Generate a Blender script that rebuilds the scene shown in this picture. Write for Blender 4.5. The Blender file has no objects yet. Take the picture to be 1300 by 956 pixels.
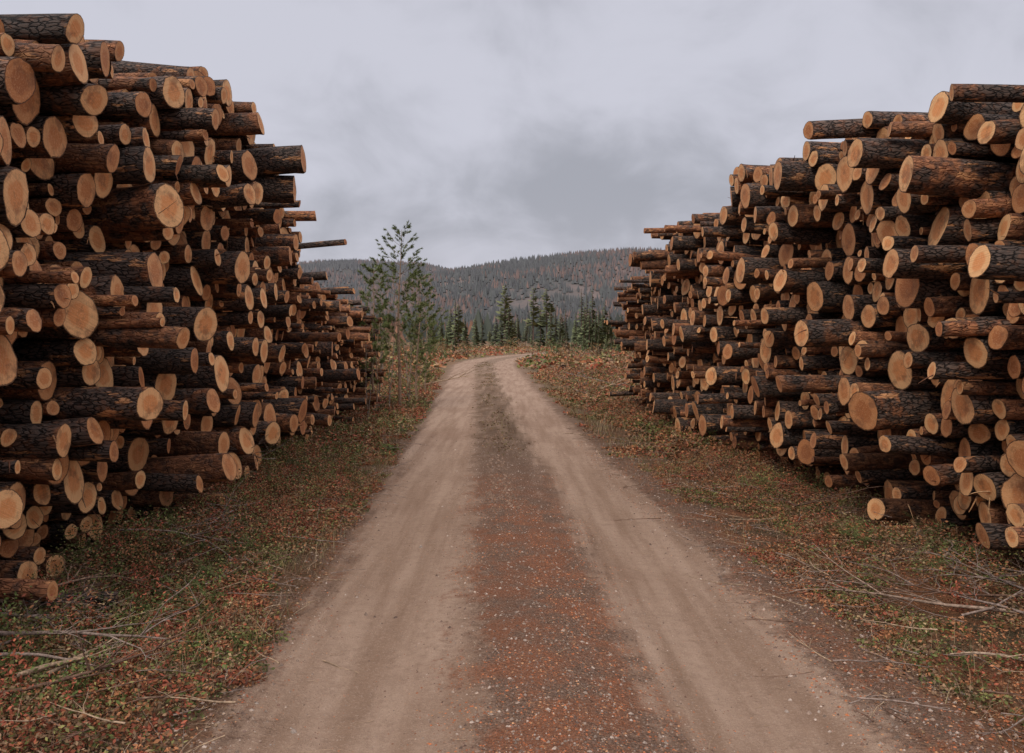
import bpy, math, numpy as np
from mathutils import Vector
rng=np.random.default_rng(7)
F=1011.0; CH=1.8
# ---------------------------------------------------------------- helpers
def hashn(ix,iy,s):
    n=(ix.astype(np.int64)*374761393+iy.astype(np.int64)*668265263+s*1442695041)&0xffffffff
    n=((n^(n>>13))*1274126177)&0xffffffff
    return ((n^(n>>16))&0xffff)/65535.0
def vn(x,y,s=0):
    x=np.asarray(x,float);y=np.asarray(y,float)
    ix=np.floor(x);iy=np.floor(y);fx=x-ix;fy=y-iy
    fx=fx*fx*(3-2*fx);fy=fy*fy*(3-2*fy)
    a=hashn(ix,iy,s);b=hashn(ix+1,iy,s);c=hashn(ix,iy+1,s);d=hashn(ix+1,iy+1,s)
    return (a*(1-fx)+b*fx)*(1-fy)+(c*(1-fx)+d*fx)*fy
def sm(a,b,x):
    t=np.clip((x-a)/(b-a),0,1);return t*t*(3-2*t)

class MB:
    def __init__(s): s.V=[];s.P=[];s.A={};s.n=0
    def add(s,V,polys,attrs=None,mat=0,smooth=False):
        V=np.asarray(V,float).reshape(-1,3)
        for p in polys:
            p=np.asarray(p,int)
            if len(p): s.P.append((p+s.n,mat,smooth))
        for k,v in (attrs or {}).items():
            v=np.asarray(v,float)
            s.A.setdefault(k,[]).append((s.n,v))
        s.V.append(V);s.n+=len(V)
    def build(s,name,mats):
        V=np.concatenate(s.V)
        me=bpy.data.meshes.new(name)
        me.vertices.add(len(V));me.vertices.foreach_set('co',V.astype(np.float32).ravel())
        loops=np.concatenate([p.ravel() for p,_,_ in s.P])
        tot=np.concatenate([np.full(len(p),p.shape[1]) for p,_,_ in s.P])
        st=np.concatenate([[0],np.cumsum(tot)[:-1]])
        me.loops.add(len(loops));me.loops.foreach_set('vertex_index',loops.astype(np.int32))
        me.polygons.add(len(tot));me.polygons.foreach_set('loop_start',st.astype(np.int32))
        me.polygons.foreach_set('loop_total',tot.astype(np.int32))
        me.polygons.foreach_set('material_index',np.concatenate([np.full(len(p),m) for p,m,_ in s.P]).astype(np.int32))
        me.polygons.foreach_set('use_smooth',np.concatenate([np.full(len(p),sm_) for p,_,sm_ in s.P]).astype(bool))
        for k,lst in s.A.items():
            d=lst[0][1].shape[1] if lst[0][1].ndim>1 else 1
            arr=np.zeros((len(V),d))
            for o,v in lst: arr[o:o+len(v)]=v.reshape(len(v),d)
            if d==4:
                at=me.attributes.new(k,'FLOAT_COLOR','POINT');at.data.foreach_set('color',arr.astype(np.float32).ravel())
            elif d==3:
                at=me.attributes.new(k,'FLOAT_VECTOR','POINT');at.data.foreach_set('vector',arr.astype(np.float32).ravel())
            else:
                at=me.attributes.new(k,'FLOAT','POINT');at.data.foreach_set('value',arr.astype(np.float32).ravel())
        me.update(calc_edges=True)
        for m in mats: me.materials.append(m)
        ob=bpy.data.objects.new(name,me);bpy.context.scene.collection.objects.link(ob)
        return ob

def tube(pts,rad,k=6,cap=False):
    pts=np.asarray(pts,float);n=len(pts);rad=np.asarray(rad,float)
    T=np.gradient(pts,axis=0);T/=np.linalg.norm(T,axis=1)[:,None]+1e-9
    ref=np.array([0,0,1.0]) if abs(T[0,2])<.8 else np.array([1.0,0,0])
    A=np.cross(T,ref);A/=np.linalg.norm(A,axis=1)[:,None]+1e-9
    B=np.cross(T,A)
    ph=np.linspace(0,2*np.pi,k,endpoint=False)
    V=pts[:,None]+rad[:,None,None]*(np.cos(ph)[None,:,None]*A[:,None]+np.sin(ph)[None,:,None]*B[:,None])
    i=np.arange(n-1)[:,None]*k;j=np.arange(k)[None];j2=(j+1)%k
    Q=np.stack([i+j,i+j2,i+k+j2,i+k+j],-1).reshape(-1,4)
    return V.reshape(-1,3),Q

# ---------------------------------------------------------------- materials
def newmat(name):
    m=bpy.data.materials.new(name);m.use_nodes=True;nt=m.node_tree;nt.nodes.clear()
    return m,nt
class NT:
    def __init__(s,nt): s.nt=nt
    def n(s,t,**kw):
        x=s.nt.nodes.new(t)
        for k,v in kw.items(): setattr(x,k,v)
        return x
    def l(s,a,b): s.nt.links.new(a,b)
    def put(s,sock,v):
        if isinstance(v,bpy.types.NodeSocket): s.l(v,sock)
        elif v is not None:
            if isinstance(v,(tuple,list)) and len(v)==3 and sock.type=='RGBA': v=(*v,1)
            sock.default_value=v
    def math(s,op,a,b=None,c=None,clamp=False):
        x=s.n('ShaderNodeMath',operation=op,use_clamp=clamp)
        s.put(x.inputs[0],a);s.put(x.inputs[1],b)
        if c is not None:s.put(x.inputs[2],c)
        return x.outputs[0]
    def vm(s,op,a,b=None):
        x=s.n('ShaderNodeVectorMath',operation=op);s.put(x.inputs[0],a);s.put(x.inputs[1],b);return x.outputs[0]
    def attr(s,name,out='Fac'):
        x=s.n('ShaderNodeAttribute',attribute_name=name);return x.outputs[out]
    def noise(s,v,sc,det=4,rough=.55,dist=0,out='Fac'):
        x=s.n('ShaderNodeTexNoise');s.put(x.inputs['Vector'],v);x.inputs['Scale'].default_value=sc
        x.inputs['Detail'].default_value=det;x.inputs['Roughness'].default_value=rough;x.inputs['Distortion'].default_value=dist
        return x.outputs[out]
    def vor(s,v,sc,feat='F1',out='Distance'):
        x=s.n('ShaderNodeTexVoronoi',feature=feat);s.put(x.inputs['Vector'],v);x.inputs['Scale'].default_value=sc
        return x.outputs[out]
    def mix(s,f,a,b,bt='MIX'):
        x=s.n('ShaderNodeMix',data_type='RGBA',blend_type=bt)
        s.put(x.inputs[0],f);s.put(x.inputs[6],a);s.put(x.inputs[7],b);return x.outputs[2]
    def step(s,x,a,b):
        m=s.n('ShaderNodeMapRange',interpolation_type='SMOOTHSTEP');s.put(m.inputs[0],x)
        m.inputs[1].default_value=a;m.inputs[2].default_value=b;return m.outputs[0]
    def bsdf(s,col,rough=.9,bump=None,bs=.5,bd=.02,spec=.2,trans=None):
        b=s.n('ShaderNodeBsdfPrincipled');s.put(b.inputs['Base Color'],col);s.put(b.inputs['Roughness'],rough)
        b.inputs['Specular IOR Level'].default_value=spec
        if bump is not None:
            u=s.n('ShaderNodeBump');s.put(u.inputs['Strength'],bs);u.inputs['Distance'].default_value=bd
            s.l(bump,u.inputs['Height']);s.l(u.outputs[0],b.inputs['Normal'])
        o=s.n('ShaderNodeOutputMaterial')
        s.l(b.outputs[0],o.inputs[0])

def mat_bark():
    m,nt=newmat('pine_bark');g=NT(nt)
    lco=g.attr('lco','Vector');lat=g.n('ShaderNodeAttribute',attribute_name='lat')
    sp=g.n('ShaderNodeSeparateColor');g.l(lat.outputs['Color'],sp.inputs[0])
    rnd,bt=sp.outputs[0],sp.outputs[1]
    off=g.n('ShaderNodeCombineXYZ');s=g.math('MULTIPLY',rnd,97.0)
    for i in range(3):g.l(s,off.inputs[i])
    v=g.vm('ADD',lco,off.outputs[0])
    vs=g.vm('MULTIPLY',v,(.38,1,1))
    n1=g.noise(vs,26,5,.65,.6)
    plate=g.vor(g.vm('ADD',vs,g.vm('MULTIPLY',g.noise(vs,18,2,out='Color'),(.06,.06,.06))),34,'DISTANCE_TO_EDGE')
    crack=g.step(plate,.0,.16)
    big=g.noise(v,5,3,.6);mid=g.noise(v,13,4,.6)
    d=g.mix(n1,(.018,.013,.011),(.20,.15,.125))
    d=g.mix(crack,(.012,.009,.008),d)
    d=g.mix(g.math('MULTIPLY',g.step(mid,.52,.66),.4),d,(.24,.11,.06))
    o=g.mix(g.step(n1,.3,.7),(.14,.055,.030),(.44,.205,.10))
    o=g.mix(g.math('MULTIPLY',g.step(mid,.49,.61),.8),o,(.095,.055,.040))
    f=g.step(g.math('ADD',bt,g.math('MULTIPLY',g.math('SUBTRACT',big,.5),1.5)),.42,.6)
    c=g.mix(f,d,o)
    st=g.step(g.noise(g.vm('MULTIPLY',v,(.45,1.7,1.7)),6,4,.7),.575,.635)
    c=g.mix(g.math('MULTIPLY',st,.85),c,g.mix(n1,(.38,.16,.065),(.80,.44,.21)))
    c=g.mix(.6,c,g.mix(rnd,(.45,.42,.42),(1.5,1.3,1.2)),'MULTIPLY')
    h=g.math('ADD',g.math('MULTIPLY',crack,.7),g.math('MULTIPLY',n1,.9))
    g.bsdf(c,.8,h,1.,.02,.3)
    return m
def mat_end():
    m,nt=newmat('pine_cut_end');g=NT(nt)
    lco=g.attr('lco','Vector');lat=g.n('ShaderNodeAttribute',attribute_name='lat')
    rn=g.attr('rn')
    sp=g.n('ShaderNodeSeparateColor');g.l(lat.outputs['Color'],sp.inputs[0])
    rnd,es=sp.outputs[0],sp.outputs[2]
    s=g.math('MULTIPLY',rnd,97.0);off=g.n('ShaderNodeCombineXYZ')
    for i in range(3):g.l(s,off.inputs[i])
    v=g.vm('ADD',lco,off.outputs[0])
    n=g.noise(v,14,3);nf=g.noise(v,80,3,.7)
    ln=g.n('ShaderNodeVectorMath',operation='LENGTH');g.l(g.vm('MULTIPLY',lco,(0,1,1)),ln.inputs[0])
    rr=g.math('ADD',ln.outputs['Value'],g.math('MULTIPLY',n,.02))
    ring=g.math('MULTIPLY_ADD',g.math('SINE',g.math('MULTIPLY',rr,800.)),.5,.5)
    sap=g.mix(es,(1.0,.58,.27),(.55,.215,.08))
    heart=g.mix(es,(.86,.335,.115),(.36,.12,.045))
    rnn=g.math('ADD',rn,g.math('MULTIPLY',g.math('SUBTRACT',n,.5),.5))
    c=g.mix(g.math('MULTIPLY',g.math('SUBTRACT',1,g.step(rnn,.45,.66)),.85),sap,heart)
    c=g.mix(g.math('MULTIPLY',ring,.2),c,(.32,.11,.04))
    c=g.mix(g.math('MULTIPLY',g.step(nf,.45,.75),.35),c,(1.0,.66,.38))
    c=g.mix(g.math('MULTIPLY',g.step(g.noise(v,6,5,.7),.50,.64),.6),c,g.mix(nf,(.14,.065,.04),(.40,.18,.09)))
    sk=g.n('ShaderNodeSeparateXYZ');g.l(lco,sk.inputs[0])
    kd=g.math('ADD',g.math('MULTIPLY',sk.outputs[1],g.math('SINE',s)),g.math('MULTIPLY',sk.outputs[2],g.math('COSINE',s)))
    kc=g.n('ShaderNodeCombineXYZ');g.l(g.math('MULTIPLY',kd,90.),kc.inputs[0]);g.l(s,kc.inputs[1])
    kn=g.noise(kc.outputs[0],1.3,3,.7)
    c=g.mix(g.math('MULTIPLY',g.step(kn,.42,.7),.28),c,(.28,.11,.045))
    at=g.n('ShaderNodeMath',operation='ARCTAN2');g.l(sk.outputs[1],at.inputs[0]);g.l(sk.outputs[2],at.inputs[1])
    cb=g.n('ShaderNodeCombineXYZ');g.l(g.math('MULTIPLY',at.outputs[0],4.),cb.inputs[0]);g.l(s,cb.inputs[1])
    ck=g.step(g.noise(cb.outputs[0],1.5,3,.7),.66,.70)
    c=g.mix(g.math('MULTIPLY',ck,.35),c,(.12,.05,.025))
    rim=g.step(g.math('ADD',rn,g.math('MULTIPLY',g.math('SUBTRACT',nf,.5),.14)),.93,.965)
    c=g.mix(g.math('MULTIPLY',rim,.9),c,(.085,.045,.028))
    sc=g.math('SUBTRACT',g.math('ADD',g.math('MULTIPLY',nf,.5),g.math('MULTIPLY',kn,.5)),g.math('MULTIPLY',rim,.6))
    g.bsdf(c,.75,sc,.7,.006,.25)
    return m
def mat_attr(name,rough=.85,trans=None,nsc=60,amt=.35,spec=.2,bump=False):
    m,nt=newmat(name);g=NT(nt)
    c=g.attr('col','Color')
    if amt>0:
        tc=g.n('ShaderNodeTexCoord').outputs['Object'];n=g.noise(tc,nsc,2,.6)
        c=g.mix(amt,c,g.mix(g.step(n,.3,.7),(.35,.35,.35),(1.6,1.6,1.6)),'MULTIPLY')
    g.bsdf(c,rough,n if bump else None,.5,.01,spec,trans)
    return m
def mat_ground(name):
    m,nt=newmat(name);g=NT(nt)
    P=g.n('ShaderNodeTexCoord').outputs['Object'];u=g.attr('u')
    sx=g.n('ShaderNodeSeparateXYZ');g.l(P,sx.inputs[0]);Y=sx.outputs[1]
    nb=g.noise(P,.45,3);nm=g.noise(P,2.2,4,.6);nf=g.noise(P,14,4,.65);ng=g.noise(P,75,3,.7);nff=g.noise(P,230,2,.7)
    al=g.noise(g.vm('MULTIPLY',P,(3.2,.22,1)),1.6,4,.6)
    pv=g.n('ShaderNodeTexVoronoi');g.l(P,pv.inputs['Vector']);pv.inputs['Scale'].default_value=48
    peb,pc=pv.outputs['Distance'],pv.outputs['Color']
    redm=g.math('MULTIPLY',g.step(nm,.42,.58),g.step(nff,.38,.6))
    he=g.mix(g.step(nm,.35,.65),(.065,.050,.028),(.15,.080,.045))
    he=g.mix(g.step(nf,.45,.7),he,(.18,.105,.063))
    he=g.mix(g.math('MULTIPLY',g.step(nb,.45,.62),.35),he,(.08,.07,.032))
    he=g.mix(g.math('MULTIPLY',g.step(ng,.45,.7),.65),he,g.mix(pc,(.10,.06,.035),(.38,.22,.13)))
    he=g.mix(g.math('MULTIPLY',g.math('MULTIPLY',redm,g.step(Y,14.,7.)),g.math('MULTIPLY',g.step(u,1.,1.8),.7)),he,(.32,.115,.05))
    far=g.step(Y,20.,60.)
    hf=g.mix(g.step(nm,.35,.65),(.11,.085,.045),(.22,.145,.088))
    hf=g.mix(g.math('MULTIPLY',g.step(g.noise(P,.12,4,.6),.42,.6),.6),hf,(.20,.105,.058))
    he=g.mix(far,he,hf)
    tr=g.mix(g.step(al,.3,.7),(.26,.168,.115),(.40,.282,.208))
    tr=g.mix(g.math('MULTIPLY',g.step(nf,.4,.75),.4),tr,(.185,.115,.080))
    tr=g.mix(g.math('MULTIPLY',g.step(ng,.5,.75),.6),tr,(.48,.36,.28))
    tr=g.mix(g.math('MULTIPLY',g.step(nff,.52,.66),.55),tr,(.155,.095,.066))
    tr=g.mix(g.math('MULTIPLY',g.step(nb,.48,.65),.35),tr,(.22,.135,.092))
    gr=g.mix(g.step(ng,.3,.7),(.12,.068,.045),(.29,.182,.128))
    gr=g.mix(g.math('MULTIPLY',g.step(peb,.42,.25),.45),gr,g.mix(pc,(.13,.08,.06),(.39,.28,.22)))
    gr=g.mix(g.math('MULTIPLY',g.math('MULTIPLY',redm,g.step(Y,12.5,6.5)),.85),gr,g.mix(ng,(.24,.075,.033),(.46,.165,.07)))
    grf=g.mix(g.step(al,.35,.65),(.155,.100,.066),(.27,.182,.127))
    grf=g.mix(g.math('MULTIPLY',g.step(nm,.42,.62),.55),grf,(.135,.075,.042))
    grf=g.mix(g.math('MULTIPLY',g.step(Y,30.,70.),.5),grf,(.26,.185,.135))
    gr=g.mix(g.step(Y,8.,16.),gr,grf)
    uu=g.math('ADD',u,g.math('MULTIPLY',g.math('SUBTRACT',g.math('ADD',g.math('ADD',g.math('MULTIPLY',al,.4),g.math('MULTIPLY',nf,.35)),g.math('MULTIPLY',nm,.4)),.575),1.25))
    cs=g.math('ABSOLUTE',g.math('SUBTRACT',uu,.16))
    strip=g.step(cs,.62,.30)
    sh=g.step(g.math('ABSOLUTE',g.math('SUBTRACT',uu,.15)),1.40,1.68)
    c=g.mix(strip,tr,gr)
    shc=g.mix(g.step(nf,.35,.65),gr,g.mix(g.step(ng,.3,.7),(.125,.072,.048),(.26,.17,.12)))
    c=g.mix(sh,c,shc)
    ed=g.step(g.math('ADD',g.math('ABSOLUTE',g.math('SUBTRACT',u,.25)),g.math('MULTIPLY',g.math('SUBTRACT',nm,.5),1.2)),1.6,2.)
    c=g.mix(ed,c,he)
    b=g.math('ADD',g.math('ADD',g.math('MULTIPLY',nf,.55),g.math('MULTIPLY',ng,.5)),g.math('MULTIPLY',nff,.15))
    rough_area=g.math('MAXIMUM',g.math('MAXIMUM',strip,sh),ed)
    b=g.math('ADD',b,g.math('MULTIPLY',rough_area,g.math('SUBTRACT',g.math('MULTIPLY',ng,.8),g.math('MULTIPLY',peb,.9))))
    g.bsdf(c,.92,b,g.math('MULTIPLY_ADD',g.step(Y,10.,40.),-.6,.95),.028,.15)
    return m
BARK=mat_bark();END=mat_end();GROUND=mat_ground('forest_floor');ROAD=mat_ground('gravel_road')
LEAF=mat_attr('undergrowth_leaves',.7,None,40,0)
NEED=mat_attr('pine_needles',.7,None,3,0)
FARN=mat_attr('distant_foliage',.95,None,.15,0,0)
STONE=mat_attr('stones',.9,None,60,.5,.2)
TWIG=mat_attr('weathered_wood',.85,None,45,.6,.2,True)
WOOD=mat_attr('splintered_wood',.8,None,50,.5,.2,True)

# ---------------------------------------------------------------- terrain
def cx(Y):
    Y=np.asarray(Y,float)
    b=.265-.0445*Y
    k=np.clip(Y-50,0,None)
    return b+k*k*.0038-np.clip(k-75,0,None)**2*.0026
def hw(Y): return 1+sm(15,65,Y)*.35
def U(x,y): return (x-cx(y))/hw(y)
def hgt(x,y):
    u=U(x,y);au=np.abs(u-.12)
    h=(vn(x*.18,y*.18,3)-.5)*.35*sm(2.3,7,au)+(vn(x*.03,y*.03,5)-.5)*1.6*sm(6,40,au)*sm(18,60,y)
    h+=(vn(x*1.3,y*1.3,9)-.5)*.14*sm(1.9,2.8,au)+(vn(x*.5,y*.5,19)-.5)*.12*sm(1.9,2.8,au)
    tr=np.exp(-((u+.88)/.42)**2)+np.exp(-((u-1.1)/.42)**2)
    h+=-.045*tr+.025*np.exp(-((u-.16)/.35)**2)
    h+=(vn(x*5,y*5,2)-.5)*.024*(1-.75*np.clip(tr,0,1))+(vn(x*1.5,y*.5,8)-.5)*.03
    h+=-.05*np.exp(-((au-2.6)/.45)**2)
    return h
def grid(xs,ys):
    X,Y=np.meshgrid(xs,ys);nx=len(xs);ny=len(ys)
    i=np.arange(ny-1)[:,None]*nx;j=np.arange(nx-1)[None]
    Q=np.stack([i+j,i+j+1,i+nx+j+1,i+nx+j],-1).reshape(-1,4)
    return X.ravel(),Y.ravel(),Q
def geo(a,b,s0,r):
    o=[a];s=s0
    while o[-1]<b: s*=r;o.append(o[-1]+s)
    return np.array(o)
xp=np.concatenate([np.arange(0,6,.07),np.arange(6,22,.3),geo(22,3500,.4,1.12)])
xs=np.concatenate([-xp[1:][::-1],xp])
ys=np.concatenate([-geo(0,60,.3,1.3)[1:][::-1]+1.5,np.arange(1.5,24,.08),geo(24,4500,.12,1.035)])
X,Y,Q=grid(xs,ys)
u=U(X,Y);Z=hgt(X,Y)-.05*(1-sm(1.9,2.15,np.abs(u-.1)))
Z-= sm(2500,4500,np.hypot(X,Y))*20
mb=MB();mb.add(np.stack([X,Y,Z],1),[Q],{'u':u},0,True);mb.build('ground',[GROUND])
uy=np.concatenate([np.arange(-20,1.5,.5),np.arange(1.5,26,.07),geo(26,175,.1,1.02)])
ur=np.linspace(-2.15,2.35,90)
A,B,Q=grid(ur,uy)
Xr=cx(B)+A*hw(B);Zr=hgt(Xr,B)+.004-.035*sm(1.95,2.25,np.abs(A-.1))
mb=MB();mb.add(np.stack([Xr,B,Zr],1),[Q],{'u':A},0,True);mb.build('road',[ROAD])

# ---------------------------------------------------------------- log piles
def pack(Y0,Y1,Hy,Hz,seed,rm):
    r_=np.random.default_rng(seed);dy=.02
    y=np.arange(Y0,Y1,dy);top=np.zeros(len(y))
    H=np.interp(y,Hy,Hz)+(vn(y*1.4,y*0,seed)-.5)*.3
    out=[];fail=0
    while fail<60 and len(out)<4500:
        r=float(np.clip(r_.lognormal(math.log(rm),.42),.038,.18))
        gap=.004+(r_.random()<.12)*r_.uniform(.01,.05)
        k=int(r/dy);z=np.full(len(y),-1.)
        for s in range(-k,k+1):
            t=np.full(len(y),0.);
            if s>=0: t[:len(y)-s]=top[s:]
            else: t[-s:]=top[:s]
            z=np.maximum(z,t+math.sqrt(max(r*r-(s*dy)**2,0)))
        z[:k]=99;z[len(y)-k:]=99
        sc=z/np.maximum(H,.3);sc[z+r*.6>H]=99
        i=int(np.argmin(sc))
        if sc[i]>50: fail+=1;continue
        out.append((y[i],z[i],r))
        for s in range(-k,k+1):
            if 0<=i+s<len(y): top[i+s]=max(top[i+s],z[i]+math.sqrt(max(r*r-(s*dy)**2,0))+gap)
    return np.array(out)
K=18
def add_log(mb,p0,axis,r,L,bt,rnd,es,r_,rag=0):
    s=np.array([0,.03,.14,.35,.7,1.2,2.2,1e9]);s[-1]=L;s=s[(s<=L)]
    if s[-1]<L: s=np.append(s,L)
    axis=axis/np.linalg.norm(axis)
    A=np.cross(axis,[0,0,1.])
    if np.linalg.norm(A)<1e-3: A=np.array([1.,0,0])
    A/=np.linalg.norm(A);B=np.cross(A,axis)
    n=len(s);ph=np.linspace(0,2*np.pi,K,endpoint=False)
    tap=1+r_.uniform(-.02,.03)*s*.6
    base=1+.05*np.cos(2*ph+r_.uniform(0,6))+.03*np.cos(3*ph+r_.uniform(0,6))+r_.normal(0,.016,K)
    R=r*tap[:,None]*(base[None]+r_.normal(0,.018,(n,K)))
    bend=r_.normal(0,.018,2)
    C=p0+axis*s[:,None]+A*(bend[0]*s**1.6)[:,None]+B*(bend[1]*s**1.6)[:,None]
    ca,sa=np.cos(ph),np.sin(ph)
    V=C[:,None]+R[...,None]*(ca[None,:,None]*A+sa[None,:,None]*B)
    tl=r_.normal(0,.12,2)
    tilt=(ca*tl[0]+sa*tl[1])*R[0]
    V[0]+=axis*tilt[:,None];
    lco=np.stack([np.repeat(s,K).reshape(n,K),R*ca,R*sa],-1)
    i=np.arange(n-1)[:,None]*K;j=np.arange(K)[None];j2=(j+1)%K
    Q=np.stack([i+j,i+K+j,i+K+j2,i+j2],-1).reshape(-1,4)
    lat=np.tile([rnd,bt,es,1.],(n*K,1))
    mb.add(V.reshape(-1,3),[Q],{'lco':lco.reshape(-1,3),'lat':lat,'rn':np.ones(n*K)},0,True)
    for e,k in((0,1),(n-1,-1)):
        rim=V[e];c=C[e]
        rin=c+(rim-c)*.93
        VV=np.concatenate([rim,rin,[c]])
        jj=np.arange(K);jn=(jj+1)%K
        q=np.stack([jj,jn,K+jn,K+jj],1);t=np.stack([K+jj,K+jn,np.full(K,2*K)],1)
        if k<0:q=q[:,::-1];t=t[:,::-1]
        l=np.concatenate([np.stack([np.zeros(K),R[e]*ca,R[e]*sa],1),np.stack([np.zeros(K),R[e]*ca*.93,R[e]*sa*.93],1),[[0,0,0]]])
        mb.add(VV,[q,t],{'lco':l,'lat':np.tile([rnd,bt,es,1.],(2*K+1,1)),'rn':np.concatenate([np.ones(K),np.full(K,.93),[0]])},1,False)
def pile(side,Y0,Y1,Hy,Hz,fx,seed,rm,specials,name,btm):
    r_=np.random.default_rng(seed);C=pack(Y0,Y1,Hy,Hz,seed,rm);mb=MB()
    N=len(C)
    prot=(vn(C[:,0]*1.5,C[:,1]*2.4,seed)-.5)*.8+(vn(C[:,0]*3.5,C[:,1]*4.5,seed+4)-.5)*.5+r_.normal(0,.16,N)+np.where(r_.random(N)<.12,r_.uniform(.15,.6,N),0)
    prot-=.32*sm(.55,.12,C[:,1])
    prot*=np.interp(C[:,0],[5,8],[.75,1])
    ov={}
    used=set()
    for (ty,tz,rr,pr,bt) in specials:
        d=np.hypot(C[:,0]-ty,(C[:,1]-tz))+np.where([i in used for i in range(N)],9,0)-.6*C[:,2]*(rr>.12)
        i=int(np.argmin(d));used.add(i);ov[i]=(rr,pr,bt)
    for i,(y,z,r) in enumerate(C):
        p=prot[i];bt=np.clip(r_.normal(btm-(r-.08)*3.6,.26),0,1)
        if i in ov:
            rr,p,b2=ov[i]; r=max(r,min(rr,r*1.25)) ;bt=b2
        x0=fx-.0445*y-side*p
        gz=float(hgt(np.array([fx-.0445*y+side*.5]),np.array([y]))[0])*.6
        th=math.radians(r_.normal(4,5.2));tilt=r_.normal(0,.03)
        ax=np.array([side*math.cos(th),math.sin(th),tilt])
        add_log(mb,np.array([x0,y,z+gz]),ax,r*.985,4.6+p*.6+r_.normal(0,.15),bt,r_.random(),np.clip(r_.beta(.8,1.1),0,1),r_)
    for _ in range(300):
        i=r_.integers(N);y,z,r=C[i];p=prot[i]
        x0=fx-.0445*y-side*p
        a=np.array([x0+side*r_.uniform(0,.05),y-r*r_.uniform(.2,1),z+r*r_.uniform(-.9,.9)])
        n=5;L=r_.uniform(.04,.2);d=np.array([-side*r_.uniform(.1,1),-r_.uniform(0,.8),r_.uniform(-.8,.25)]);d/=np.linalg.norm(d)
        t=np.linspace(0,1,n)[:,None]
        pts=a+d*L*t+np.array([0,0,-1])*L*.3*t**2*r_.uniform(-.5,1.2)
        V,Q=tube(pts,np.linspace(.007,.002,n)*r_.uniform(.6,1.4),4)
        col=np.array([(.45,.23,.11),(.16,.07,.04),(.5,.3,.16)][r_.integers(3)])
        mb.add(V,[Q],{'col':np.tile([*col,1],(len(V),1))},2,False)
    return mb.build(name,[BARK,END,WOOD]),C
lp,CL=pile(-1,3.7,21.2,[3.7,5.3,6.2,7.9,9.3,10.4,11.3,12.1,13.5,16,19,20.6,21.2],[3.75,3.85,4.0,4.4,4.85,4.7,4.25,3.75,3.1,2.7,2.5,2.2,1.4],
  -3.12,11,.072,[(12.6,3.35,.15,1.05,.12),(8.0,.45,.15,.65,.75),(7.5,3.0,.15,.4,.1),(9.8,2.3,.13,.5,.2),(14.5,2.3,.12,.4,.6),(20.2,.9,.08,.55,.6),(19.6,.7,.08,.45,.5),(20.4,1.6,.1,.4,.6),(7.2,1.6,.12,.6,.2),(6.6,2.4,.13,.5,.3),(10,1.2,.12,.5,.3)],'log_pile',.54)
rp,CR=pile(1,4.4,21.0,[4.4,6.4,7.6,9.1,11,12.9,13.6,17,18,20.2,21],[3.65,3.8,3.95,4.15,4.25,4.45,4.0,4.0,3.4,2.8,1.8],
  4.15,23,.080,[(9.2,4.0,.17,.35,.05),(6.5,3.75,.17,.35,.25),(7.3,2.9,.17,.35,.3),(15.4,3.9,.08,.9,.8),(19.5,2.9,.09,.5,.8),(19.8,1.9,.09,.7,.8),(14,2.0,.11,.7,.9),(7.6,.25,.16,.35,.7),(7.3,.1,.12,.3,.6),(9.,.2,.12,.2,.6),(8.2,.5,.14,.35,.8),(11.5,1.6,.12,.5,.2),(10.,2.7,.12,.5,.6)],'log_pile',.5)
# ---------------------------------------------------------------- vegetation helpers
def diamonds(mb,C,size,col,mat=0,asp=.5,up=.3):
    n=len(C);D=rng.normal(0,1,(n,3));D[:,2]=np.abs(D[:,2])*up+.1;D/=np.linalg.norm(D,axis=1)[:,None]
    E=np.cross(D,rng.normal(0,1,(n,3)));E/=np.linalg.norm(E,axis=1)[:,None]
    s=size[:,None]
    V=np.stack([C,C+D*s*.55+E*s*asp*.5,C+D*s,C+D*s*.5-E*s*asp*.5],1)
    Q=np.arange(n*4).reshape(n,4)
    mb.add(V.reshape(-1,3),[Q],{'col':np.repeat(np.c_[col,np.ones(n)],4,0)},mat,False)
def blades(mb,C,L,w,col,lean=.5,mat=0):
    n=len(C);a=rng.uniform(0,2*np.pi,n);ln=rng.uniform(.1,lean,n)
    D=np.stack([np.cos(a)*ln,np.sin(a)*ln,np.ones(n)],1);D/=np.linalg.norm(D,axis=1)[:,None]
    S=np.stack([-np.sin(a),np.cos(a),np.zeros(n)],1)*w[:,None]
    M=C+D*L[:,None]*.55;T=C+D*L[:,None]+np.stack([np.cos(a),np.sin(a),-np.ones(n)*.5],1)*(L*ln*.4)[:,None]
    V=np.stack([C-S,C+S,M+S*.7,M-S*.7,T],1)
    b=np.arange(n)[:,None]*5
    mb.add(V.reshape(-1,3),[b+np.array([[0,1,2,3]]),b+np.array([[3,2,4]])],{'col':np.repeat(np.c_[col,np.ones(n)],5,0)},mat,False)
PAL=np.array([(.085,.110,.030),(.13,.140,.045),(.19,.175,.06),(.28,.080,.045),(.30,.13,.06),(.21,.13,.075),(.080,.08,.03),(.34,.24,.13)])
def pickcol(x,y,side,n_):
    w=np.array([.17,.16,.12,.12,.11,.16,.09,.07])
    k=rng.choice(8,n_,p=w)
    rust=(vn(x*1.1,y*1.1,31)+vn(x*3,y*3,33)*.4)>.70
    k=np.where(rust&(rng.random(n_)<.7),rng.choice([3,4,5],n_),k)
    if side>0: k=np.where(rng.random(n_)<.35,rng.choice([5,4],n_),k)
    return PAL[k]
mb=MB()
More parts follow.
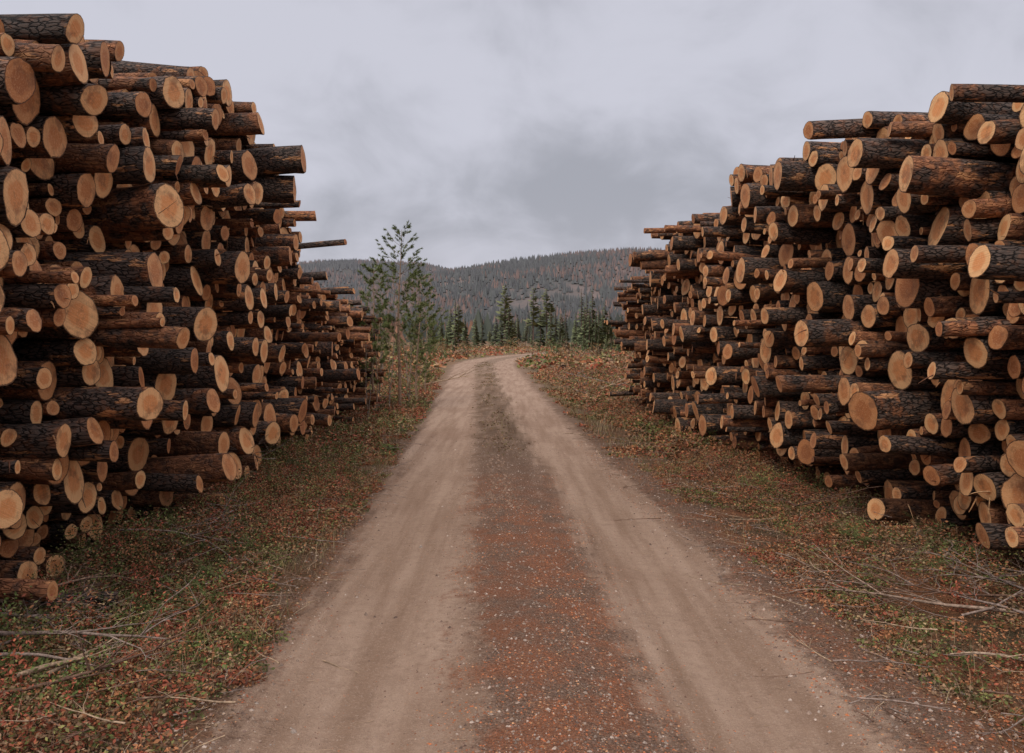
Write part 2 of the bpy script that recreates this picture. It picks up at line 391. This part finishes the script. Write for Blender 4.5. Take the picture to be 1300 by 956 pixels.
def heath(side,u0,u1,y0,y1,ntuft,nl,sz,rad,ht,pw=1.0):
    y=y0+(y1-y0)*rng.random(ntuft)**pw;uu=rng.uniform(u0,u1,ntuft)
    dens=vn(uu*1.7+50,y*1.1,17)+.6*np.clip((np.abs(uu)-(1.4 if side<0 else 2.4))/1.0,0,1)
    if side>0: dens-=.08
    keep=dens>.47;y=y[keep];uu=uu[keep];n=len(y)
    x=cx(y)+uu*hw(y);c=pickcol(x,y,side,n)
    e0=1.3 if side<0 else 1.9
    h=ht*rng.uniform(.3,1.3,n)*np.clip((np.abs(uu)-e0)/.9,.25,1)*(.5+vn(x*1.5,y*1.5,77))
    X=np.repeat(x,nl);Yy=np.repeat(y,nl);H=np.repeat(h,nl);m=len(X)
    a=rng.uniform(0,2*np.pi,m);q=np.sqrt(rng.random(m))*rad
    px_=X+np.cos(a)*q;py_=Yy+np.sin(a)*q
    z=hgt(px_,py_)+H*rng.random(m)*(1-(q/rad)**2*.6)
    cc=np.repeat(c,nl,0)*rng.uniform(.5,1.6,(m,1))
    diamonds(mb,np.stack([px_,py_,z],1),sz*rng.uniform(.6,1.4,m),cc)
heath(-1,-3.5,-1.45,3,12,5400,30,.024,.09,.26)
heath(-1,-3.9,-1.55,12,30,3300,18,.05,.16,.26)
heath(1,2.0,4.6,3,12,3300,28,.024,.09,.17)
heath(1,1.9,4.2,12,30,3000,18,.05,.16,.2)
heath(-1,-9,-1.8,21,45,3500,14,.09,.28,.28)
heath(1,2.1,10,21,45,3800,14,.09,.28,.26)
heath(-1,-5,-1.6,-3,3,600,20,.03,.12,.12)
heath(1,1.9,5,-3,3,600,20,.03,.12,.12)
for sd,u0,u1 in((-1,-3.6,-1.4),(1,1.7,4.8)):
    n=22000;y=3+rng.random(n)**1.3*13;uu=rng.uniform(u0,u1,n);x=cx(y)+uu
    c=np.array([(.32,.15,.07),(.21,.11,.06),(.36,.23,.13),(.12,.075,.045),(.32,.10,.05)])[rng.choice(5,n)]*rng.uniform(.6,1.3,(n,1))
    diamonds(mb,np.stack([x,y,hgt(x,y)+rng.uniform(.002,.012,n)],1),rng.uniform(.008,.028,n),c,0,.45,.05)
n=170;y=3.5+rng.random(n)**1.2*12;uu=np.where(rng.random(n)<.7,-rng.uniform(1.9,3.2,n),rng.uniform(3.0,4.2,n));x=cx(y)+uu
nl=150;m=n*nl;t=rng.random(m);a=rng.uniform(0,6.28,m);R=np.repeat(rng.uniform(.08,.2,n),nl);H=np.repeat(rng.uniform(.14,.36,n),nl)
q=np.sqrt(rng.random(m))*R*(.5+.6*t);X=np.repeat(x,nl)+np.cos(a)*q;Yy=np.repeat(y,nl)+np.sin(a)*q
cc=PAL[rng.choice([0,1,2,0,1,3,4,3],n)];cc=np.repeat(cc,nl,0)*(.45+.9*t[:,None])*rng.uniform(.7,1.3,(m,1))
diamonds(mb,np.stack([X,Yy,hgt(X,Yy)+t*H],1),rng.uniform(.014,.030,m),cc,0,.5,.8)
n=8000;y=45+rng.random(n)**1.3*150;x=rng.uniform(-.6,.6,n)*y
ok=np.abs(U(x,y))>1.9;x=x[ok];y=y[ok];n=len(x);c=pickcol(x,y,1,n)*1.1
nl=10;m=n*nl;X=np.repeat(x,nl)+rng.normal(0,.5,m);Yy=np.repeat(y,nl)+rng.normal(0,.5,m)
k=np.abs(U(X,Yy))>1.75;X=X[k];Yy=Yy[k];cc=np.repeat(c,nl,0)[k];m=len(X)
diamonds(mb,np.stack([X,Yy,hgt(X,Yy)+rng.random(m)*.3],1),rng.uniform(.15,.4,m),cc*rng.uniform(.6,1.6,(m,1)))
n=260;y=rng.uniform(45,170,n);x=rng.uniform(-.35,.3,n)*y;ok=(np.abs(U(x,y))>2.6);x=x[ok];y=y[ok];n=len(x)
h=rng.uniform(.6,2.0,n);nl=60;m=n*nl;t=rng.random(m)
cc=np.array([(.17,.11,.07),(.13,.13,.06),(.22,.13,.06),(.10,.12,.05)])[rng.choice(4,n)]
X=np.repeat(x,nl)+rng.normal(0,.3,m)*np.repeat(h,nl)*.8;Yy=np.repeat(y,nl)+rng.normal(0,.3,m)
diamonds(mb,np.stack([X,Yy,hgt(X,Yy)+t*np.repeat(h,nl)],1),rng.uniform(.15,.35,m),np.repeat(cc,nl,0)*rng.uniform(.6,1.5,(m,1)),0,.4,2.)
for (sd,u0,u1,y0,y1,n,L,w) in((-1,-3.4,-1.45,3,13,9000,.2,.0016),(1,2.0,4.6,3,13,5000,.15,.0016),(-1,-4,-1.6,13,34,9000,.26,.004),(1,1.9,4.5,13,34,9000,.24,.004)):
    y=rng.uniform(y0,y1,n);uu=rng.uniform(u0,u1,n);k=vn(uu*2+9,y*1.6,44)>.5;y=y[k];uu=uu[k];n=len(y);x=cx(y)+uu*hw(y)
    col=np.array([(.38,.29,.17),(.16,.15,.06),(.28,.14,.07)])[rng.choice(3,n)]*rng.uniform(.6,1.2,(n,1))
    blades(mb,np.stack([x,y,hgt(x,y)-.01],1),rng.uniform(.5,1.3,n)*L,np.full(n,w),col,.9)
n=5000;y=rng.uniform(12,60,n);uu=rng.normal(.16,.22,n);k=vn(uu*3,y*.8,55)>.5;y=y[k];uu=uu[k];n=len(y);x=cx(y)+uu*hw(y)
diamonds(mb,np.stack([x,y,hgt(x,y)+.003],1),rng.uniform(.02,.05,n)*(1+y/60),np.array([(.19,.14,.07),(.22,.12,.065),(.14,.11,.05)])[rng.choice(3,n)]*rng.uniform(.7,1.3,(n,1)),0,.4,.3)
mb.build('undergrowth',[LEAF])

# ---------------------------------------------------------------- stones, chips on the road
mb=MB()
ico=np.array([(0,0,1),(.9,0,.2),(.28,.85,.2),(-.72,.53,.2),(-.72,-.53,.2),(.28,-.85,.2)])
icf=np.array([(0,1,2),(0,2,3),(0,3,4),(0,4,5),(0,5,1)])
def stones(n,y0,y1,u0,u1,s0,s1,cols,pw=1.5,flat=.6,thr=None,pos=None):
    y=y0+(y1-y0)*rng.random(n)**pw
    uu=rng.uniform(u0,u1,n)+(rng.normal(0,.12,n) if u1-u0<1.5 else 0)
    if pos is not None: uu,y=pos
    if thr is not None:
        k=(vn(uu*2.5+3,y*1.2,71)*.65+vn(uu*7,y*5,72)*.35)>thr;y=y[k];uu=uu[k]
    n=len(y)
    x=cx(y)+uu*hw(y);s=s0*(s1/s0)**(rng.random(n)**2.2)
    V=ico[None]*rng.uniform(.7,1.3,(n,6,3))*s[:,None,None]*np.stack([rng.uniform(.7,1.4,n),rng.uniform(.7,1.3,n),np.full(n,flat)],1)[:,None]
    V[:,1:,2]-=s[:,None]*.35
    a=rng.uniform(0,6.28,n);ca,sa=np.cos(a)[:,None],np.sin(a)[:,None]
    V=np.stack([V[...,0]*ca-V[...,1]*sa,V[...,0]*sa+V[...,1]*ca,V[...,2]],-1)
    V+=np.stack([x,y,hgt(x,y)+.004+s*.1],1)[:,None]
    c=np.array(cols)[rng.choice(len(cols),n)]*rng.uniform(.7,1.25,(n,1))
    mb.add(V.reshape(-1,3),[(np.arange(n)[:,None,None]*6+icf[None]).reshape(-1,3)],{'col':np.repeat(np.c_[c,np.ones(n)],6,0)},0,False)
GC=[(.26,.19,.15),(.33,.25,.20),(.20,.12,.09),(.15,.10,.08),(.40,.32,.27)]
RC=[(.42,.14,.06),(.32,.11,.05),(.25,.10,.055),(.44,.23,.12)]
stones(10000,3,14,-.38,.72,.003,.014,GC,1.6)
stones(16000,3,10.5,-.36,.76,.003,.012,RC,1.3,.3,.46)
stones(4000,3,14,-1.9,-1.25,.003,.015,GC,1.6)
stones(7000,3,14,1.45,2.3,.003,.016,GC,1.6)
stones(17000,3,14,1.45,3.5,.003,.014,RC,1.4,.3,.44)
stones(2500,3,14,-2.0,-1.2,.003,.010,RC,1.4,.3,.5)
stones(3500,3,14,-1.3,1.6,.002,.009,GC,1.5)
stones(1500,3,10,-1.3,1.6,.003,.008,RC,1.4,.3)
stones(45,3,16,-2.1,2.6,.016,.032,GC,1.4,.6)
stones(1800,12,34,-1.9,2.1,.006,.02,[(.26,.19,.15),(.30,.22,.17),(.22,.15,.11)],1.4,.5)
yy=np.repeat(np.arange(8.3,19,.13),5);uu=np.tile(np.linspace(-.10,.14,5),len(yy)//5)+rng.normal(0,.025,len(yy));yy=yy+rng.normal(0,.015,len(yy))+np.tile([0,.02,.03,.02,0],len(yy)//5)
stones(len(yy),0,1,0,1,.022,.038,[(.22,.145,.105),(.18,.115,.08)],1,.55,.36,(uu,yy))
mb.build('gravel',[STONE])

# ---------------------------------------------------------------- branches on the ground
def branch(mb,p,d,L,r,col,depth=2,droop=.0,r_=rng,tw=8,crook=.12):
    n=7;pts=[np.array(p,float)];d=np.array(d,float);d/=np.linalg.norm(d)
    for i in range(n-1):
        d=d+r_.normal(0,crook,3)*np.array([1,1,.6])+np.array([0,0,-droop]);d/=np.linalg.norm(d)
        q=pts[-1]+d*L/(n-1);pts.append(q)
    pts=np.array(pts);gz=hgt(pts[:,0],pts[:,1])+r;pts[:,2]=np.maximum(pts[:,2],gz)
    V,Q=tube(pts,np.linspace(r,r*.3,n),6 if r>.01 else 4)
    c=np.array(col)*r_.uniform(.8,1.2)
    mb.add(V,[Q],{'col':np.tile([*c,1],(len(V),1))},0,True)
    if depth>0:
        for _ in range(tw):
            k=r_.integers(2,n-1);dd=(pts[k]-pts[k-1]);dd/=np.linalg.norm(dd)
            s=r_.normal(0,1,3);s[2]=abs(s[2])*.35;dd=dd+s*.75
            branch(mb,pts[k],dd,L*r_.uniform(.22,.5),r*.45,col,depth-1,droop,r_,max(3,tw-3),crook*1.2)
mb=MB()
GREYB=(.24,.18,.15);BRN=(.17,.10,.07);PALE=(.34,.24,.16)
def P(px,py,zz=.03):
    Yd=F*CH/(py-430.);Xd=(px-650)*Yd/F;return np.array([Xd,Yd,float(hgt(np.array([Xd]),np.array([Yd]))[0])+zz])
def br(a,b,r,col,depth=2,tw=7,z=.03):
    A=P(*a,z);B=P(*b,z+.02);branch(mb,A,B-A,np.linalg.norm(B-A),r,col,depth,.01,tw=tw,crook=.13)
br((-30,832),(285,815),.014,GREYB,2,6,.12)
br((-20,810),(140,800),.012,GREYB,2,6,.14)
br((20,880),(200,800),.015,PALE,2,5,.12)
br((-10,850),(110,780),.010,GREYB,2,7,.14)
br((60,866),(150,825),.014,PALE,1,4,.10)
br((-20,790),(150,752),.016,(.25,.16,.11),2,4,.12)
br((-20,860),(180,850),.011,GREYB,2,6,.14)
br((0,770),(180,790),.010,GREYB,2,6,.14)
br((80,730),(260,770),.008,BRN,2,6,.12)
br((-10,900),(240,880),.012,BRN,2,6,.10)
br((150,700),(340,680),.010,GREYB,2,8,.18);br((230,695),(320,720),.008,GREYB,2,7,.16)
br((300,660),(210,700),.008,GREYB,2,8,.16);br((330,650),(250,668),.008,GREYB,2,7,.16)
br((350,600),(280,625),.008,GREYB,2,7,.2)
br((20,790),(120,740),.009,BRN,2,6,.12)
br((1290,785),(1040,755),.014,(.28,.20,.15),2,6,.07)
br((1300,770),(1090,762),.010,BRN,2,7,.09)
br((1300,795),(1150,740),.010,GREYB,2,7,.10)
br((1290,760),(1180,735),.008,GREYB,2,8,.12)
br((1310,775),(1200,725),.008,GREYB,2,8,.14)
br((1300,838),(1195,825),.012,(.33,.24,.17),0)
br((1220,790),(1330,730),.009,GREYB,2,7,.09)
br((1000,640),(1080,690),.008,BRN,2,6,.08)
br((410,835),(455,850),.004,PALE,1,3,.01)
br((1100,700),(1180,720),.006,BRN,2,6,.06)
for _ in range(560):
    sd=rng.choice([-1,1]);y=3+rng.random()**1.3*13;uu=sd*rng.uniform(1.4,3.6)+.1
    a=rng.uniform(0,6.28);x=float(cx(y))+uu
    branch(mb,[x,y,float(hgt(np.array([x]),np.array([y]))[0])+rng.uniform(.01,.14)],[math.cos(a),math.sin(a),.08],rng.uniform(.12,.55),rng.uniform(.002,.006),[GREYB,BRN,PALE][rng.integers(3)],1,.01,tw=2)
for _ in range(160):
    y=3+rng.random()**1.3*7;x=float(cx(y))+rng.uniform(-1.5,1.6);a=rng.uniform(0,6.28)
    branch(mb,[x,y,float(hgt(np.array([x]),np.array([y]))[0])+.008],[math.cos(a),math.sin(a),0],rng.uniform(.04,.13),.0015,PALE,0,crook=.2)
for _ in range(300):
    y=22+rng.random()**1.2*90
    x=rng.uniform(-.45,.45)*y
    if abs(U(x,y))<2.2: continue
    a=rng.uniform(0,6.28)
    branch(mb,[x,y,float(hgt(np.array([x]),np.array([y]))[0])+.05],[math.cos(a),math.sin(a),.25],rng.uniform(.8,2.4),rng.uniform(.012,.035),[GREYB,BRN,PALE][rng.integers(3)],1,.02,tw=5)
BN=[];BD=[]
for i in range(46):
    if i<34: y=4.4+rng.random()**1.2*7;uu=-rng.uniform(1.9,3.2)
    else: y=5.5+rng.random()*5;uu=rng.uniform(2.9,4.0)
    x=float(cx(y))+uu;z0=float(hgt(np.array([x]),np.array([y]))[0])+.04;a=rng.uniform(0,6.28)
    for q in range(rng.integers(3,7)):
        aa=a+rng.normal(0,.6);L=rng.uniform(.15,.35);d=np.array([math.cos(aa),math.sin(aa),rng.uniform(.1,.7)])
        o=np.array([x,y,z0])+rng.normal(0,.04,3)*[1,1,0]
        V,Q=tube(np.stack([o,o+d*L*.5,o+d*L]),[.004,.003,.002],4);mb.add(V,[Q],{'col':np.tile([.18,.11,.06,1],(len(V),1))},0,False)
        nn=90;w=rng.uniform(.25,1.,nn)[:,None];BN.append(o+d*L*w);dd=d+rng.normal(0,.55,(nn,3));BD.append(dd/np.linalg.norm(dd,axis=1)[:,None])
BN=np.concatenate(BN);BD=np.concatenate(BD);m=len(BN);S=np.cross(BD,rng.normal(0,1,(m,3)));S/=np.linalg.norm(S,axis=1)[:,None]
V=np.stack([BN-S*.0013,BN+S*.0013,BN+BD*rng.uniform(.035,.06,m)[:,None]],1).reshape(-1,3)
mb.add(V,[np.arange(m*3).reshape(m,3)],{'col':np.repeat(np.c_[np.array([.11,.15,.05])*rng.uniform(.6,1.5,(m,1)),np.ones(m)],3,0)},1,False)
mb.build('fallen_branches',[TWIG,NEED])

mb=MB()
for _ in range(60):
    y=24+rng.random()*80;x=rng.uniform(-.4,.4)*y
    if abs(U(x,y))<2.3 or (abs(x)>3 and y<24):continue
    add_log(mb,np.array([x,y,float(hgt(np.array([x]),np.array([y]))[0])+.3]),np.array([.03,.02,-1.]),rng.uniform(.1,.2),.5,.3,rng.random(),.3,rng)
a=P(150,760,.10);b=P(-40,785,.08)
add_log(mb,a,b-a,.06,float(np.linalg.norm(b-a)),.3,.3,.9,rng)
mb.build('tree_stumps',[BARK,END])

# ---------------------------------------------------------------- roadside young pines
def pine(name,x,y,h,seed,lean=(0,0),wid=.85,bare=.3,dens=1.,gcol=(.13,.16,.055)):
    r_=np.random.default_rng(seed);mb=MB();z0=float(hgt(np.array([x]),np.array([y]))[0])-.03
    n=14;t=np.linspace(0,1,n);tr=np.stack([x+lean[0]*t+.03*np.sin(t*7+seed),y+lean[1]*t,z0+h*t],1)
    R=np.interp(t,[0,1],[.010*h,.004]);V,Q=tube(tr,R,8)
    mb.add(V,[Q],{'col':np.tile([.28,.19,.13,1],(len(V),1))},0,True)
    NC=[];ND=[]
    lv=bare*h*.75
    while lv<h*.985:
        f=lv/h;nb=r_.integers(4,7);bl=wid*(1.02-f)**.6*h*.27*r_.uniform(.75,1.15)
        if f<bare+.12: bl*=.7
        a0=r_.uniform(0,6.28)
        for b in range(nb):
            if r_.random()>dens: continue
            a=a0+b*6.28/nb+r_.normal(0,.25);L=bl*r_.uniform(.5,1.2)
            k=7;s=np.linspace(0,1,k);el=r_.uniform(.15,.5)+f*.5
            c=np.array([np.interp(lv/h,t,tr[:,i]) for i in range(3)])
            pts=c+np.stack([np.cos(a)*L*s,np.sin(a)*L*s,L*(el*s+.28*s*s-.1*np.sin(s*3))],1)+r_.normal(0,.01,(k,3))*s[:,None]
            V,Q=tube(pts,np.linspace(.003+.005*L,.0022,k),4)
            mb.add(V,[Q],{'col':np.tile([.20,.13,.085,1],(len(V),1))},0,True)
            if f<bare and r_.random()<.6: continue
            for m_ in range(int(3+L*9)):
                q=r_.uniform(.4,1.0) if m_>0 else 1.;pc=np.array([np.interp(q,s,pts[:,i]) for i in range(3)])
                ta=a+(r_.choice([-1,1])*r_.uniform(.3,1.0) if m_>0 else 0);tl=r_.uniform(.07,.19)*(1.25-q*.5)
                td=np.array([math.cos(ta),math.sin(ta),r_.uniform(.2,.9)]);td/=np.linalg.norm(td)
                V,Q=tube(np.stack([pc,pc+td*tl*.5,pc+td*tl]),[.003,.0025,.002],3)
                mb.add(V,[Q],{'col':np.tile([.18,.13,.07,1],(len(V),1))},0,False)
                nn=44;w=r_.uniform(.1,1,nn)[:,None]
                NC.append(pc+td*tl*w);dd=td+r_.normal(0,.6,(nn,3));ND.append(dd/np.linalg.norm(dd,axis=1)[:,None])
        lv+=r_.uniform(.19,.30)
    NC=np.concatenate(NC);ND=np.concatenate(ND);m=len(NC)
    S=np.cross(ND,r_.normal(0,1,(m,3)));S/=np.linalg.norm(S,axis=1)[:,None]
    L=r_.uniform(.05,.085,m)[:,None];V=np.stack([NC-S*.0058,NC+S*.0058,NC+ND*L],1).reshape(-1,3)
    col=np.array(gcol)*r_.uniform(.6,1.5,(m,1))
    mb.add(V,[np.arange(m*3).reshape(m,3)],{'col':np.repeat(np.c_[col,np.ones(m)],3,0)},1,False)
    return mb.build(name,[TWIG,NEED])
pine('pine_tree',-2.85,20,4.6,1,(.05,0),1.,.34,.95)
pine('pine_tree',-3.3,19,3.6,2,(-.03,0),.8,.42,.85)
pine('pine_tree',-2.70,22.5,3.6,3,(.1,0),1.0,.3,.9)
pine('pine_tree',-2.75,25.5,2.9,4,(0,0),.9,.12,.8,(.16,.18,.06))
pine('pine_tree',-3.15,18.3,2.3,6,(.1,0),.6,.5,.6)
pine('pine_tree',-4.6,28,2.6,7,(0,0),.9,.1,.8)
for k,(x,y,h) in enumerate([(-3.0,19.4,2.6),(-3.45,20.6,3.0),(-2.75,21.2,2.0),(-4.4,27,3.2),(-3.9,30,3.4),(-5.2,32,3.6),(-3.2,17.6,1.9)]):
    mb=MB();z0=float(hgt(np.array([x]),np.array([y]))[0])
    for q in range(2):
        pts=np.array([x,y,z0])+np.stack([np.linspace(0,1,9)*rng.normal(0,.18),np.linspace(0,1,9)*rng.normal(0,.18),np.linspace(0,h*(1-q*.25),9)],1)+rng.normal(0,.012,(9,3))
        V,Q=tube(pts,np.linspace(.012,.003,9),5);mb.add(V,[Q],{'col':np.tile([.26,.21,.17,1],(len(V),1))},0,True)
        for i in range(14):
            j=rng.integers(2,8);a=rng.uniform(0,6.28);L=rng.uniform(.2,.5)
            s=np.linspace(0,1,5);pp=pts[j]+np.stack([np.cos(a)*L*s*.6,np.sin(a)*L*s*.6,L*s*(.9-.2*s)],1)
            V,Q=tube(pp,np.linspace(.003,.0015,5),3);mb.add(V,[Q],{'col':np.tile([.18,.12,.09,1],(len(V),1))},0,False)
            if rng.random()<.6:
                m=10;diamonds(mb,pp[rng.integers(1,5,m)]+rng.normal(0,.05,(m,3)),rng.uniform(.03,.05,m),np.tile([.20,.18,.06],(m,1))*rng.uniform(.6,1.3,(m,1)),1)
    mb.build('birch_sapling',[TWIG,LEAF])

# ---------------------------------------------------------------- mid-distance conifers
HAZE_COL=np.array([.25,.25,.275])
def haze_mix(c,d): 
    f=(1-np.exp(-np.asarray(d)/1800.))[...,None];return np.asarray(c)*(1-f)+HAZE_COL*f  # aerial haze painted into the tree colours, stronger with distance
def midtree(mb,x,y,h,w,kind,col):
    z0=float(hgt(np.array([x]),np.array([y]))[0])-.1
    V,Q=tube([[x,y,z0],[x,y,z0+h*.5],[x,y,z0+h]],[h*.014,h*.009,.02],5)
    mb.add(V,[Q],{'col':np.tile([*haze_mix((.14,.09,.07),y),1],(len(V),1))},0,False)
    lo=.08 if kind==0 else .35
    nl=int(24*(1-lo));i=np.repeat(np.arange(nl),9);m=len(i)
    f=lo+(1-lo)*(i+rng.random(m))/nl
    rr=w*(1-f)**(.85 if kind==0 else .45)*(1 if kind==0 else (.6+.6*rng.random(m)))
    a=rng.uniform(0,6.28,m);L=rr*rng.uniform(.4,1.2,m)+.08
    o=np.stack([np.full(m,x),np.full(m,y),z0+f*h],1);dr=-.28 if kind==0 else .25
    tip=o+np.stack([np.cos(a)*L,np.sin(a)*L,L*dr*rng.uniform(.3,1.5,m)],1)
    sd=np.stack([-np.sin(a),np.cos(a),np.zeros(m)],1)*(L*.22)[:,None];md=o+(tip-o)*.6
    up=np.stack([0*L,0*L,-.12*L],1)
    C=np.stack([o,md+sd+up,tip,md-sd-up],1);n=m;cc=haze_mix(np.array(col)*rng.uniform(.5,1.6,(n,1)),y)
    mb.add(C.reshape(-1,3),[np.arange(n*4).reshape(n,4)],{'col':np.repeat(np.c_[cc,np.ones(n)],4,0)},0,False)
mb=MB()
def mt(px,ytop,Y,kind=0,w=None):
    h=CH+(430-ytop)*Y/F;h=max(h,1.5);midtree(mb,(px-650)*Y/F,Y,h,w or h*rng.uniform(.13,.23),kind,np.array([(.105,.12,.055),(.14,.15,.07)][kind])*rng.uniform(.8,1.3))
for px,yt,Yd,k in [(578,378,140,0),(572,390,150,0),(590,400,160,0),(612,396,165,0),(641,360,150,1),(636,392,150,0),(650,398,170,0),(677,363,150,1),(694,366,150,1),(686,390,150,0),(705,388,160,0),
   (738,366,130,0),(745,372,135,0),(752,364,132,0),(760,388,130,0),(768,382,140,0),(731,394,140,0),(756,395,128,0),(774,394,140,0),(718,392,150,0),(560,400,160,0),(548,394,165,0),(782,402,150,0),(430,385,150,1),(405,395,150,0),(528,400,160,1),
   (646,384,145,0),(699,388,146,0),(582,388,143,1),(712,398,150,1),(742,384,128,0),(748,390,126,0),(765,392,132,0),(604,400,150,0)]:
    mt(px,yt,Yd,k)
for _ in range(130):
    Yd=rng.uniform(180,340);px=rng.uniform(300,1000);mt(px,rng.uniform(396,424),Yd,int(rng.random()<.5))
for _ in range(60):
    Yd=rng.uniform(75,150);px=rng.uniform(380,600) if rng.random()<.5 else rng.uniform(700,860)
    mt(px,430-rng.uniform(-8,14)+0,Yd,0)
mb.build('conifer_stand',[FARN])

# ---------------------------------------------------------------- hills and their forest
def hillA(x,y): return 186*np.exp(-(np.abs((x+350)/450))**2.6)*np.exp(-((y-1950)/420)**2)
def hillB(x,y): return (146*np.exp(-(np.abs((x-240)/600))**3.4)*np.exp(-((y-1500)/330)**2)
                        +16*np.exp(-((x-150)/110)**2)*np.exp(-((y-1500)/300)**2))
def rel(x,y): return (vn(x/130,y/130,61)-.5)*18+(vn(x/45,y/45,62)-.5)*5
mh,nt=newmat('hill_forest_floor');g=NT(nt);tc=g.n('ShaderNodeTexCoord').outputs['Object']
g.bsdf(g.mix(g.step(g.noise(tc,.012,4,.65),.35,.65),(.11,.11,.11),(.19,.15,.14)),1,None,spec=0)  # forest floor tones greyed, distance haze put into the base colour
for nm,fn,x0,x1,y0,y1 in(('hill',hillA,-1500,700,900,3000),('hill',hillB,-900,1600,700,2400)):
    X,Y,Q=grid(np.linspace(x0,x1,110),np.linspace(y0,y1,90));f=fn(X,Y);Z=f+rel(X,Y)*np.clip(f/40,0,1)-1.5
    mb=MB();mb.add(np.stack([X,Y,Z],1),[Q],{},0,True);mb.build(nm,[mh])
def cones(mb,x,y,z,h,w,col):
    n=len(x);k=5;a=np.linspace(0,6.283,k,endpoint=False)
    aa=a[None]+rng.uniform(0,6,(n,1));R=w[:,None]*rng.uniform(.6,1.3,(n,k))
    ring=np.stack([x[:,None]+np.cos(aa)*R,y[:,None]+np.sin(aa)*R,(z+h*.05)[:,None]+rng.uniform(-.06,.06,(n,k))*h[:,None]],-1)
    tip=np.stack([x,y,z+h],1)[:,None]
    V=np.concatenate([ring,tip],1).reshape(-1,3)
    j=np.arange(k);T=np.stack([j,(j+1)%k,np.full(k,k)],1)
    mb.add(V,[(np.arange(n)[:,None,None]*(k+1)+T[None]).reshape(-1,3)],{'col':np.repeat(np.c_[col,np.ones(n)],k+1,0)},0,False)
mb=MB()
def forest(n,x0,x1,y0,y1,fn,thr):
    x=rng.uniform(x0,x1,n);y=rng.uniform(y0,y1,n);f=fn(x,y) if fn else np.zeros(n)
    k=(np.abs(x/y)<.62)&((f>thr) if fn else True)
    k&=vn(x/90,y/60,88)+vn(x/30,y/20,89)*.5+rng.random(n)*.35>.62
    x=x[k];y=y[k];f=f[k];n=len(x);z=(f+rel(x,y)*np.clip(f/40,0,1)-1.5) if fn else hgt(x,y)-.5
    c=np.array([(.042,.052,.035)])*rng.uniform(.4,1.6,(n,1))
    au=(vn(x/80,y/60,91)+vn(x/25,y/20,92)*.4>.70)&(rng.random(n)<.5);c=np.where(au[:,None],np.array([(.24,.11,.055)])*rng.uniform(.6,1.3,(n,1)),c)
    cones(mb,x,y,z,rng.uniform(6,15,n),rng.uniform(1.8,4.,n),haze_mix(c,np.hypot(x,y)))
forest(28000,-1200,400,1400,2050,hillA,12)
forest(38000,-800,1200,980,1600,hillB,8)
forest(8000,-650,650,420,1050,None,0)
forest(1200,-300,300,330,450,None,0)
mb.build('distant_forest',[FARN])

# ---------------------------------------------------------------- sky and light
w=bpy.data.worlds.new('World');bpy.context.scene.world=w;w.use_nodes=True;nt=w.node_tree;nt.nodes.clear();g=NT(nt)
sky=g.n('ShaderNodeTexSky',sky_type='NISHITA');sky.sun_disc=False;sky.sun_elevation=math.radians(48);sky.sun_rotation=math.radians(200)
sky.dust_density=4
gen=g.n('ShaderNodeTexCoord').outputs['Generated'];sx=g.n('ShaderNodeSeparateXYZ');g.l(gen,sx.inputs[0])
z=g.math('MAXIMUM',sx.outputs[2],0.);dn=g.math('ADD',z,.55)
cb=g.n('ShaderNodeCombineXYZ');g.l(g.math('DIVIDE',sx.outputs[0],dn),cb.inputs[0]);g.l(g.math('DIVIDE',sx.outputs[1],dn),cb.inputs[1])
cb.inputs[2].default_value=3.3
n1=g.noise(cb.outputs[0],1.5,4,.5,.5);n2=g.noise(cb.outputs[0],5.,5,.55,.4)
nn=g.math('ADD',g.math('MULTIPLY',n1,.62),g.math('MULTIPLY',n2,.38))
cl=g.mix(g.step(nn,.38,.60),(.40,.41,.465),(.63,.635,.72))
cl=g.mix(g.math('MULTIPLY',g.step(z,.20,0.),.4),cl,(.58,.56,.62))
gain=g.math('MULTIPLY_ADD',g.step(z,.42,.95),1.9,1.0)
warm=g.mix(g.step(z,.42,.8),(1,1,1),(1.06,.99,.90))
cl=g.mix(1.,cl,warm,'MULTIPLY')
cl2=g.n('ShaderNodeVectorMath',operation='SCALE');g.l(cl,cl2.inputs[0]);g.l(gain,cl2.inputs['Scale'])
b1=g.n('ShaderNodeBackground');g.l(cl2.outputs[0],b1.inputs[0]);b1.inputs[1].default_value=1.
b2=g.n('ShaderNodeBackground');g.l(sky.outputs[0],b2.inputs[0]);b2.inputs[1].default_value=.05
ms=g.n('ShaderNodeMixShader');ms.inputs[0].default_value=.94;g.l(b2.outputs[0],ms.inputs[1]);g.l(b1.outputs[0],ms.inputs[2])
o=g.n('ShaderNodeOutputWorld');g.l(ms.outputs[0],o.inputs[0])
sl=bpy.data.lights.new('sun','SUN');sl.energy=1.5;sl.angle=math.radians(18);sl.color=(1,.92,.80)
so=bpy.data.objects.new('sun',sl);bpy.context.scene.collection.objects.link(so)
e=math.radians(48);az=math.radians(200)
D=Vector((math.sin(az)*math.cos(e),math.cos(az)*math.cos(e),math.sin(e)))
so.rotation_euler=D.to_track_quat('Z','Y').to_euler()
cam=bpy.data.cameras.new('camera');co=bpy.data.objects.new('camera',cam);bpy.context.scene.collection.objects.link(co)
co.location=(0,0,CH);co.rotation_euler=(math.radians(90),0,0);cam.lens=28;cam.sensor_width=36;cam.shift_y=-.037;cam.clip_end=9000;cam.clip_start=.05
sc=bpy.context.scene;sc.camera=co
sc.view_settings.view_transform='Standard';sc.view_settings.look='None';sc.view_settings.exposure=0
print('logs',len(CL),len(CR))
